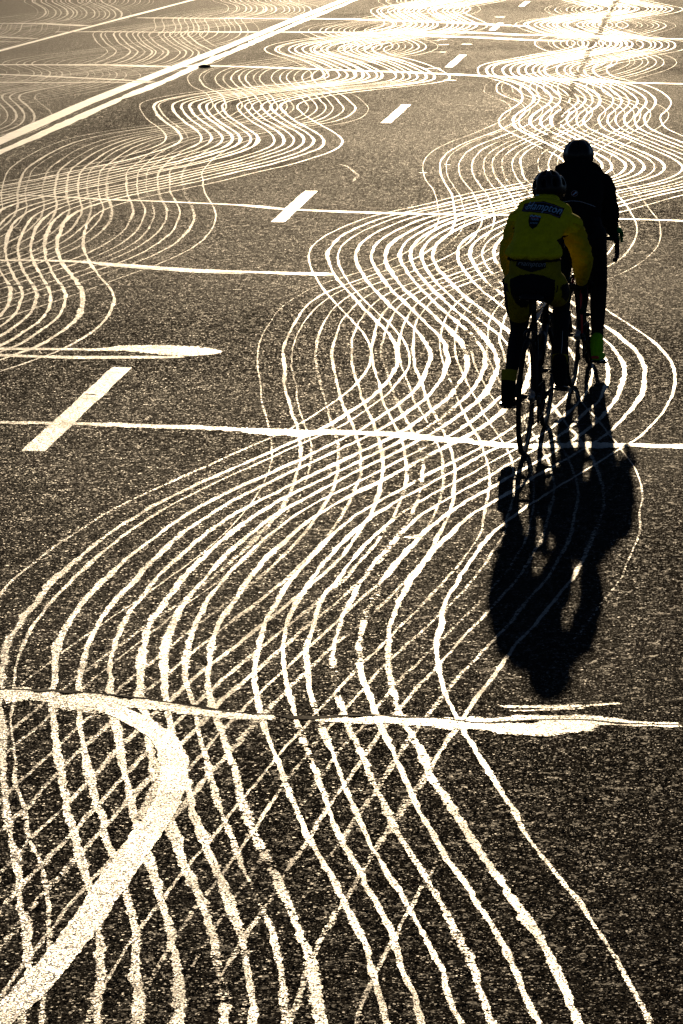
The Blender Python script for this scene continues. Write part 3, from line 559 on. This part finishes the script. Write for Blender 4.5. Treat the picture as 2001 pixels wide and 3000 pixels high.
def helmet(person, c, r, pitch, roll, vents, name='helmet'):
    """ribbed shell with open vents"""
    bm = bmesh.new(); nu, nv = 44, 20
    V = {}
    for i in range(nu):
        a = 2 * math.pi * i / nu
        for j in range(nv + 1):
            th = .02 + (math.pi * (.60 + .12 * max(0, -math.sin(a)))) * j / nv
            k = 1 + .035 * math.cos(a * 9) * math.sin(min(th, 1.5)) ** 2
            tail = 1 + .10 * max(0, -math.sin(a)) * (j / nv)
            V[i, j] = bm.verts.new((r[0] * k * math.sin(th) * math.cos(a), r[1] * k * tail * math.sin(th) * math.sin(a), r[2] * math.cos(th)))
    for i in range(nu):
        for j in range(nv):
            hole = False
            for (a0, a1, j0, j1) in vents:
                if a0 <= i <= a1 and j0 <= j <= j1: hole = True
            if not hole: bm.faces.new((V[i, j], V[(i + 1) % nu, j], V[(i + 1) % nu, j + 1], V[i, j + 1]))
    bm.faces.new([V[i, 0] for i in range(nu)])
    bmesh.ops.delete(bm, geom=[v for v in bm.verts if not v.link_faces], context='VERTS')
    bmesh.ops.recalc_face_normals(bm, faces=bm.faces[:])
    o = finish(bm, name, M_PLAS, person)
    md = o.modifiers.new('shell', 'SOLIDIFY'); md.thickness = .016; md.offset = -1
    o.location = c; o.rotation_euler = (pitch, roll, 0)
    return o
VENTS = []
for i0 in (1, 6, 11, 16, 21, 26, 31, 36, 41):
    VENTS += [(i0, i0 + 1, 4, 8), (i0, i0 + 1, 11, 14)]

def glove(person, wrist, fwd, down, side, m, curl=1.0, sc=1.0):
    """palm, thumb and four unequal fingers wrapped over a brake hood"""
    wv, f, d = Vector(wrist), Vector(fwd).normalized(), Vector(down).normalized()
    x = f.cross(d).normalized() * side
    bm = bmesh.new(); L = .095 * sc
    chain(bm, [(wv - f * .02, .028 * sc), (wv + f * .02, (.032 * sc)), (wv + f * L * .9, .030 * sc)], 6)
    hull_into(bm, [p for k in (-1, 1) for q in (.03, L) for p in ell_pts(wv + f * q + x * k * .028 * sc, .017 * sc, 5)])
    for k, ln in enumerate((.082, .09, .084, .066)):
        b0 = wv + f * L + x * (k - 1.5) * .021 * sc
        b1 = b0 + (f * .8 + d * .45 * curl) * ln * .45; b2 = b1 + (f * .25 + d * .95 * curl).normalized() * ln * .36; b3 = b2 + (d * .85 * curl - f * .5).normalized() * ln * .26
        chain(bm, [(b0, .0115), (b1, .0105), (b2, .0098), (b3, .0085)], 5)
    t0 = wv + f * .035 - x * .03 * 1; t1 = t0 + (f * .5 - x * .7 + d * .6).normalized() * .04; t2 = t1 + (f * .6 + d * .8).normalized() * .034
    chain(bm, [(t0, .014), (t1, .0125), (t2, .010)], 5)
    return finish(bm, 'glove', m, person)

def shoe(person, ankle, sole_heel, sole_toe, cover, sole_m=M_PLAS, name='overshoe'):
    """overshoe: ankle cuff, heel, instep and toe, with a stiff sole under it"""
    a, h, t = Vector(ankle), Vector(sole_heel), Vector(sole_toe); d = (t - h)
    up = Vector((0, 0, 1))
    bm = bmesh.new()
    chain(bm, [(a + up * .05, .043), (a, .044), (h + up * .045 + d * .08, (.036, .042, .042))], 8)
    chain(bm, [(h + up * .042 + d * .08, (.035, .04, .036)), (h.lerp(t, .45) + up * .045, (.038, .045, .034)), (h.lerp(t, .72) + up * .036, (.046, .04, .026)), (h.lerp(t, .95) + up * .03, (.034, .03, .02))], 8)
    chain(bm, [(a, .042), (h.lerp(t, .4) + up * .055, (.036, .05, .035))], 8)
    me = remeshed(name, bm, .007, 5); o = link(name, me, cover, person)
    sb = bmesh.new()
    hull_into(sb, [p for q, w in ((.0, .03), (.25, .034), (.5, .032), (.75, .045), (1.0, .03)) for p in ell_pts(h.lerp(t, q) + up * .008, (w, .02, .009), 5)])
    finish(sb, 'sole', sole_m, o)
    return o

def conform(flat, bvh, to3d, lift):
    """drops a flat badge or lettering (x, z) onto the cloth behind it by projecting along +y"""
    for v in flat.vertices:
        p = to3d(v.co.x, v.co.y)
        hit = bvh.ray_cast(Vector((p[0], -1.0, p[1])), Vector((0, 1, 0)))
        y = hit[0].y if hit[0] is not None else .3
        v.co = Vector((p[0], y - lift, p[1]))
def badge(name, poly, m, parent, bvh, lift, step=.008):
    """outline polygon (x, z) gridded finely, laid on the cloth"""
    bm = bmesh.new(); f = bm.faces.new([bm.verts.new((x, z, 0)) for x, z in poly])
    bmesh.ops.triangulate(bm, faces=[f])
    for _ in range(4):
        es = [e for e in bm.edges if e.calc_length() > step]
        if es: bmesh.ops.subdivide_edges(bm, edges=es, cuts=1); bmesh.ops.triangulate(bm, faces=bm.faces[:])
    me = bpy.data.meshes.new(name); bm.to_mesh(me); bm.free()
    conform(me, bvh, lambda x, z: (x, z), lift)
    return link(name, me, m, parent)
def lettering(name, txt, size, at, m, parent, bvh, lift, shear=0.0, rot=0.0, bold=0.0, arch=0.0, spacing=1.0):
    cu = bpy.data.curves.new(name, 'FONT'); cu.body = txt; cu.size = size; cu.shear = shear; cu.align_x = 'CENTER'; cu.align_y = 'CENTER'; cu.offset = bold; cu.resolution_u = 4; cu.space_character = spacing
    o = bpy.data.objects.new(name, cu); C.objects.link(o)
    dg = bpy.context.evaluated_depsgraph_get(); dg.update(); me = bpy.data.meshes.new_from_object(o.evaluated_get(dg)); bpy.data.objects.remove(o)
    me.name = name; c, s = math.cos(rot), math.sin(rot)
    conform(me, bvh, lambda x, z: (at[0] + x * c - z * s, at[1] + x * s + z * c - arch * x * x), lift)
    return link(name, me, m, parent)
def stroke(name, pts, w, m, parent, bvh, lift):
    pts = curve_pts([(x, z, 0) for x, z in pts], 6); bm = bmesh.new(); rows = []
    for i, p in enumerate(pts):
        d = (pts[min(i + 1, len(pts) - 1)] - pts[max(i - 1, 0)]).normalized(); nn = Vector((-d.y, d.x, 0)) * w / 2
        rows.append((bm.verts.new(p + nn), bm.verts.new(p - nn)))
    for a, b in zip(rows[:-1], rows[1:]): bm.faces.new((a[0], a[1], b[1], b[0]))
    me = bpy.data.meshes.new(name); bm.to_mesh(me); bm.free(); conform(me, bvh, lambda x, z: (x, z), lift)
    return link(name, me, m, parent)
def inside(x, z, poly):
    c = False; j = len(poly) - 1
    for i in range(len(poly)):
        if (poly[i][1] > z) != (poly[j][1] > z) and x < (poly[j][0] - poly[i][0]) * (z - poly[i][1]) / (poly[j][1] - poly[i][1]) + poly[i][0]: c = not c
        j = i
    return c
def bvh_of(me):
    return BVHTree.FromPolygons([v.co.copy() for v in me.vertices], [tuple(p.vertices) for p in me.polygons])

def person(loc, heading, P, label, body_mats):
    """one continuous body under the clothes: legs, trunk, arms, neck, head with a face"""
    bm = bmesh.new()
    for s in 'LR':
        hip, kn, an = P['hip' + s], P['knee' + s], P['ankle' + s]
        mid = [(a + b) / 2 for a, b in zip(kn, an)]; calf = [a * .68 + b * .32 for a, b in zip(kn, an)]; calf[1] -= .012
        chain(bm, [(hip, .088), ([(a * .5 + b * .5) for a, b in zip(hip, kn)], .07), (kn, .053)])
        chain(bm, [(kn, .051), (calf, .050), ([a * .3 + b * .7 for a, b in zip(kn, an)], .038), (an, .034)])
        tx = P['toe' + s]; chain(bm, [(an, .034), ((an[0], an[1] - .02, an[2] - .05), .03)]); chain(bm, [((an[0], an[1] - .02, an[2] - .055), .03), (tx, .024)], 6)
        sh, el, wr = P['sh' + s], P['elb' + s], P['wri' + s]
        chain(bm, [(sh, .052), (el, .040)]); chain(bm, [(el, .039), ([a * .65 + b * .35 for a, b in zip(el, wr)], .038), (wr, .026)])
    T = P['trunk']
    chain(bm, [(c, tuple(q * .88 for q in r)) for c, r in T])
    for s in 'LR': chain(bm, [(T[-1][0], .075), (P['sh' + s], .058)])
    hd = P['head']; ax = P['headdir']
    chain(bm, [(P['neck'], .058), (hd, .058)])
    fw = Vector(ax[0]).normalized(); up = Vector(ax[1]).normalized(); rt = fw.cross(up)
    H_ = lambda a, b, c: tuple(Vector(hd) + rt * a + fw * b + up * c)
    chain(bm, [(hd, (.074, .09, .09)), (H_(0, .03, -.04), (.062, .07, .07)), (H_(0, .06, -.09), (.036, .036, .03))])
    chain(bm, [(H_(0, .085, -.005), .012), (H_(0, .112, -.04), .013)], 6)
    for s in (-1, 1):
        chain(bm, [(H_(s * .074, -.005, .0), (.008, .018, .03)), (H_(s * .078, -.012, -.02), (.008, .015, .02))], 6)
        chain(bm, [(H_(s * .02, .088, .012), .014), (H_(s * .045, .078, .010), .012)], 6)
    chain(bm, [(H_(-.02, .09, -.068), .008), (H_(.02, .09, -.068), .008)], 6)
    me = remeshed('person', bm, .011, 4)
    o = link('person', me, body_mats); o.location = loc; o.rotation_euler = (0, 0, -heading)
    thing(o, label, 'person')
    hz = P['neck'][2]
    mi = [1 if (Vector(p.center) - Vector(hd)).length < .135 and p.center.z > hz - .02 and p.center.y > hd[1] + .015 else 0 for p in me.polygons]
    me.polygons.foreach_set('material_index', mi)
    return o

# ================================================================== rider in yellow
HD = math.radians(10.5)
YL = (1.043, 17.95, 0.0)
yb, cage, post = bicycle(YL, HD, math.radians(1.2), math.radians(8), 'dark racing bicycle with a pale top tube ridden by the cyclist in yellow', .86, M_WHT, M_CARB, seat_z=.915, yb=.87)
finish(cage, 'water_bottle', M_PLAS, yb)
PY = dict(hipL=(-.072, .27, .935), kneeL=(-.105, .545, .655), ankleL=(-.122, .215, .345), toeL=(-.125, .345, .245),
          hipR=(.115, .27, .935), kneeR=(.125, .675, .80), ankleR=(.140, .515, .42), toeR=(.142, .63, .325),
          shL=(-.118, .60, 1.268), elbL=(-.185, .66, 1.085), wriL=(-.195, .865, .915),
          shR=(.185, .60, 1.248), elbR=(.248, .665, 1.06), wriR=(.222, .865, .905),
          trunk=[((.012, .25, .985), (.150, .125, .10)), ((.012, .30, 1.09), (.140, .115, .09)), ((.02, .43, 1.20), (.150, .115, .09)), ((.03, .56, 1.285), (.150, .10, .08))],
          neck=(.026, .69, 1.355), head=(.032, .80, 1.415), headdir=((0, 1, -.25), (0, .25, 1)))
py = person(YL, HD, PY, 'cyclist in a yellow jacket, yellow and black shorts and black helmet, nearest the camera', [M_BLK2, M_SKIN])

bm = bmesh.new()
chain(bm, [((.012, .270, 1.118), (.160, .132, .040)), ((.010, .335, 1.19), (.144, .122, .050)), ((.018, .44, 1.23), (.148, .125, .085)), ((.032, .55, 1.285), (.163, .110, .085)), ((.034, .60, 1.325), (.130, .090, .082))], 12)
for s in 'LR': chain(bm, [(PY['trunk'][-1][0], .085), ([a * .5 + b * .5 for a, b in zip(PY['trunk'][-1][0], PY['sh' + s])], .082), (PY['sh' + s], .072)], 10)
chain(bm, [((-.075, .63, 1.335), .062), ((.025, .65, 1.365), .06), ((.125, .63, 1.322), .062)], 10)
chain(bm, [((.03, .62, 1.345), (.095, .07, .06)), ((.027, .69, 1.393), (.080, .056, .034))], 10)
me = remeshed('jacket', bm, .009, 5)
# gathers above the hem: soft vertical folds and a bunched elastic waistband
for v in me.vertices:
    x, y, z = v.co
    k = max(0.0, min(1.0, (1.25 - z) / .12))
    if z < 1.25 and y < .5:
        v.co.y += k * (.013 * math.sin(x * 58 + 3 * z) + .007 * math.sin(x * 121 + 9 * z)) - (.028 * math.exp(-((z - 1.13) / .03) ** 2)) + .012 * math.exp(-((z - 1.21) / .02) ** 2)
        v.co.x = .012 + (v.co.x - .012) * (1 + .06 * math.exp(-((z - 1.135) / .03) ** 2) - .05 * math.exp(-((z - 1.20) / .03) ** 2))
jk = link('jacket', me, [M_YEL, M_BLK], py); jb = bvh_of(me)
me.polygons.foreach_set('material_index', [1 if (p.center.x > .118 and p.center.z < 1.20 and p.center.y > .30) or (p.center.x < -.115 and p.center.z < 1.24 and p.center.y > .36) else 0 for p in me.polygons])
for s, sg in (('L', -1), ('R', 1)):
    bm = bmesh.new(); sh, el, wr = PY['sh' + s], PY['elb' + s], PY['wri' + s]
    up = [a * .55 + b * .45 for a, b in zip(sh, el)]; fo = [a * .5 + b * .5 for a, b in zip(el, wr)]
    chain(bm, [(sh, .071), (up, .067), (el, .060)], 10); chain(bm, [(el, .060), (fo, .056), ([a * .12 + b * .88 for a, b in zip(el, wr)], .045), (wr, .040)], 10)
    me = remeshed('sleeve', bm, .009, 4)
    for v in me.vertices:      # creases at the elbow and along the forearm
        q = v.co.z * 95 + v.co.y * 60; v.co += v.normal * (.0028 * math.sin(q) + .002 * math.sin(q * 2.3 + v.co.x * 40))
    link('sleeve', me, M_YEL2, py)
    w = Vector(wr); f = (Vector((wr[0], wr[1] + .13, wr[2] - .03)) - w)
    glove(py, w + f.normalized() * .02, f, (0, .15, -1), sg, M_BLK)
# back panel, shield and lettering
bp = [(-.088, 1.374), (-.03, 1.389), (.03, 1.395), (.09, 1.380), (.150, 1.355), (.136, 1.308), (.08, 1.330), (.02, 1.337), (-.04, 1.339), (-.098, 1.335)]
bd = badge('back_badge', bp, M_PRINT, jk, jb, .0030)
inn = [(-.080, 1.370), (-.03, 1.383), (.03, 1.388), (.087, 1.374), (.141, 1.351), (.131, 1.316), (.08, 1.335), (.02, 1.343), (-.04, 1.345), (-.089, 1.341), (-.080, 1.370)]
stroke('badge_border', inn, .0022, M_PURP, bd, jb, .0042)
lettering('badge_lettering', 'Hampton', .054, (.032, 1.366), M_SKYLIT, bd, jb, .0045, shear=.38, rot=-.10, bold=.0001, arch=1.1, spacing=1.04)
stroke('badge_lettering', [(-.066, 1.364), (-.078, 1.356), (-.070, 1.350), (-.055, 1.354), (-.044, 1.367), (-.034, 1.377)], .0030, M_SKYLIT, bd, jb, .0045)
stroke('badge_lettering', [(.104, 1.357), (.110, 1.345), (.122, 1.342), (.132, 1.349), (.130, 1.354)], .0030, M_SKYLIT, bd, jb, .0045)
sp = [(-.038, 1.324), (-.018, 1.329), (.010, 1.325), (.032, 1.320), (.030, 1.294), (.018, 1.272), (-.004, 1.259), (-.026, 1.274), (-.038, 1.297)]
sd = badge('shield_badge', sp, M_PRINT, jk, jb, .0030)
stroke('shield_ridge', [(-.034, 1.318), (-.024, 1.324), (-.012, 1.319), (.0, 1.324), (.012, 1.319), (.022, 1.321), (.029, 1.315)], .006, M_SKYLIT, sd, jb, .0042)
stroke('shield_ridge', [(-.028, 1.315), (-.010, 1.313), (.008, 1.315), (.024, 1.312)], .004, M_RED, sd, jb, .0046)
lettering('shield_lettering', 'TRANS', .0165, (-.003, 1.306), M_SKYLIT, sd, jb, .0045, bold=0)
lettering('shield_lettering', 'EXTREME', .0105, (-.003, 1.288), M_SKYLIT, sd, jb, .0045, bold=0)

# bib shorts: yellow with a black seat, black side panels and a printed back panel
bm = bmesh.new()
chain(bm, [((.018, .26, .955), (.150, .125, .075)), ((.018, .27, 1.03), (.150, .125, .075)), ((.012, .30, 1.11), (.146, .115, .07))], 12)
for s, q in (('L', .60), ('R', .56)):
    hip, kn = PY['hip' + s], PY['knee' + s]
    chain(bm, [(hip, (.093, .105, .10)), ([a * .6 + b * .4 for a, b in zip(hip, kn)], .085), ([a * (1 - q) + b * q for a, b in zip(hip, kn)], .074)], 10)
chain(bm, [((-.06, .20, .945), .075), ((.09, .20, .945), .075)], 8)
me = remeshed('shorts', bm, .005, 8)
seat = [(-.112, .985), (-.06, 1.010), (.012, 1.022), (.08, 1.012), (.145, .985), (.148, .93), (.138, .875), (.112, .836), (.078, .822), (.045, .85), (.03, .88), (.0, .88), (-.015, .835), (-.03, .81), (-.06, .808), (-.085, .838), (-.104, .89), (-.110, .94)]
mi = []
for p in me.polygons:
    c, n = p.center, p.normal
    k = 0
    if n.y < .35 and c.y < .40 and inside(c.x, c.z, seat): k = 1
    elif abs(n.x) > .74 and c.z < .955 and c.y > .17 and c.y < .42: k = 1
    mi.append(k)
me.polygons.foreach_set('material_index', mi)
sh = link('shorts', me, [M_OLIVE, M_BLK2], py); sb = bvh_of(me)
p2 = [(-.075, 1.098), (-.02, 1.108), (.03, 1.108), (.088, 1.092), (.092, 1.055), (.062, 1.043), (.010, 1.030), (-.055, 1.048), (-.083, 1.060)]
b2 = badge('waist_badge', p2, M_PRINT, sh, sb, .003)
lettering('badge_lettering', 'Hampton', .041, (.008, 1.076), M_GREY, b2, sb, .0045, shear=.38, rot=-.04, spacing=1.03)

shoe(py, (-.119, .200, .335), (-.126, .185, .232), (-.128, .405, .195), M_BLK)
shoe(py, (.140, .500, .425), (.142, .475, .315), (.146, .700, .272), M_BLK)
ea = [2 * math.pi * k / 40 for k in range(41)]
tube('waistband', [(.012 + .150 * math.cos(q), .275 + .128 * math.sin(q), 1.092 + .003 * math.sin(q * 17)) for q in ea], .006, M_BLK, jk, 8)
for s, c in (('L', (-.118, .207, .42)), ('R', (.139, .520, .47))):
    bm = bmesh.new(); ring = []
    tube_into(bm, [(c[0], c[1] + .01, c[2] + .03), (c[0], c[1], c[2]), (c[0] - .002, c[1] - .01, c[2] - .03)], [.046, .045, .043], 18, False)
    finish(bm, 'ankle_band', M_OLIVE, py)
helmet(py, (.030, .81, 1.442), (.098, .138, .112), math.radians(-16), math.radians(-6), VENTS)
tube('reflective_seam', [(.150, .545, .64), (.152, .515, .56), (.147, .490, .49)], .0022, M_GREY, py, 6)
for x0 in (-.022, .030): 
    bm = bmesh.new(); box_into(bm, (x0, .655, 1.418), (.018, .004, .005)); finish(bm, 'helmet_decal', M_SKYLIT, py, False)

# ================================================================== rider in black
HB_ = math.radians(11.0)
BL_ = (1.492, 20.40, 0.0)
bb, cage, post = bicycle(BL_, HB_, math.radians(-.6), math.radians(-86), 'black racing bicycle ridden by the cyclist dressed in black, partly hidden behind the yellow rider', .862, M_CARB, M_RED, seat_z=.93, yb=.88, hw=.185)
finish(cage, 'water_bottle', M_RED, bb)
lettering('post_lettering', 'BMC', .034, (.001, .80), M_GREY, post, bvh_of(post.data), .0012, rot=math.pi / 2, spacing=1.1)
PB = dict(hipL=(-.10, .25, .95), kneeL=(-.12, .665, .86), ankleL=(-.125, .385, .555), toeL=(-.125, .50, .47),
          hipR=(.09, .25, .95), kneeR=(.105, .51, .60), ankleR=(.117, .36, .205), toeR=(.115, .49, .12),
          shL=(-.180, .58, 1.255), elbL=(-.235, .67, 1.09), wriL=(-.185, .895, .925),
          shR=(.108, .58, 1.245), elbR=(.143, .67, 1.08), wriR=(.140, .895, .925),
          trunk=[((-.005, .22, .99), (.155, .125, .10)), ((-.005, .30, 1.10), (.145, .12, .09)), ((-.02, .44, 1.21), (.150, .115, .09)), ((-.03, .56, 1.285), (.150, .10, .08))],
          neck=(-.05, .67, 1.36), head=(-.070, .76, 1.405), headdir=((0, 1, -.2), (0, .2, 1)))
pb = person(BL_, HB_, PB, 'cyclist in a black jacket and tights with lime overshoes, riding just ahead', [M_BLK2, M_SKIN])
bm = bmesh.new()
chain(bm, [((-.006, .225, .995), (.142, .130, .06)), ((-.010, .30, 1.10), (.146, .135, .08)), ((-.022, .42, 1.20), (.160, .14, .10)), ((-.034, .53, 1.275), (.160, .125, .095)), ((-.036, .60, 1.325), (.115, .095, .085))], 12)
for s in 'LR':
    sh_, el, wr = PB['sh' + s], PB['elb' + s], PB['wri' + s]
    chain(bm, [(PB['trunk'][-1][0], .095), (sh_, .083)], 10); chain(bm, [(sh_, .083), ([a * .5 + b * .5 for a, b in zip(sh_, el)], .078), (el, .068)], 10)
    chain(bm, [(el, .068), ([a * .5 + b * .5 for a, b in zip(el, wr)], .062), (wr, .044)], 10)
chain(bm, [((-.148, .60, 1.325), .065), ((-.045, .635, 1.375), .062), ((.04, .60, 1.335), .065)], 10)
chain(bm, [((-.03, .60, 1.34), (.085, .07, .05)), ((-.048, .665, 1.385), (.066, .055, .04))], 10)
me = remeshed('jacket', bm, .009, 4)
for v in me.vertices:
    q = v.co.z * 70 + v.co.y * 40 + v.co.x * 25; v.co += v.normal * (.003 * math.sin(q) + .002 * math.sin(q * 2.1 + v.co.x * 60))
jk = link('jacket', me, M_BLK, pb); jb = bvh_of(me)
stroke('reflective_piping', [(-.12, 1.165), (-.06, 1.177), (.0, 1.176), (.06, 1.160), (.105, 1.140)], .0035, M_GREY, jk, jb, .004)
em = badge('emblem', [(-.034 + .021 * math.cos(a), 1.222 + .0165 * math.sin(a)) for a in np.linspace(0, 2 * math.pi, 20, endpoint=False)], mat('dark_red_print', (.10, .01, .012), .7, spec=.1), jk, jb, .004)
stroke('emblem_ring', [(-.034 + .021 * math.cos(a), 1.222 + .0165 * math.sin(a)) for a in np.linspace(0, 2 * math.pi, 14)], .0024, M_GREY, em, jb, .0052)
stroke('emblem_figure', [(-.044, 1.214), (-.036, 1.219), (-.030, 1.226), (-.024, 1.231), (-.026, 1.222)], .0065, M_SKYLIT, em, jb, .0055)
for s, sg in (('L', -1), ('R', 1)):
    w = Vector(PB['wri' + s]); f = Vector((sg * .012, .12, -.02))
    glove(pb, w + f.normalized() * .01, f, (sg * .1, .15, -1), sg, M_GREEN, curl=1.6, sc=1.1)
bm = bmesh.new()
for s in 'LR':
    hip, kn, an = PB['hip' + s], PB['knee' + s], PB['ankle' + s]
    calf = [a * .68 + b * .32 for a, b in zip(kn, an)]; calf[1] -= .012
    chain(bm, [(hip, .094), ([(a + b) / 2 for a, b in zip(hip, kn)], .076), (kn, .058)]); chain(bm, [(kn, .056), (calf, .054), ([a * .3 + b * .7 for a, b in zip(kn, an)], .043), ([a * .12 + b * .88 for a, b in zip(kn, an)], .038)])
chain(bm, [((-.005, .23, .95), (.160, .125, .09)), ((-.005, .26, 1.04), (.155, .125, .08))], 10)
link('tights', remeshed('tights', bm, .009, 4), M_BLK2, pb)
sR = shoe(pb, (.117, .350, .215), (.115, .330, .112), (.118, .555, .088), M_LIME)
bm = bmesh.new(); chain(bm, [((.098, .292, .150), (.012, .008, .010)), ((.128, .292, .150), (.012, .008, .010))], 6); finish(bm, 'heel_patch', M_RED, sR)
shoe(pb, (-.125, .375, .565), (-.125, .345, .462), (-.128, .57, .428), M_LIME)
sR['label'] = 'lime green overshoe with a red heel patch'
hb_ = helmet(pb, (-.072, .765, 1.425), (.100, .140, .110), math.radians(-10), math.radians(3), [(i0, i0, 5, 8) for i0 in (3, 9, 15, 21, 27, 33, 39)])
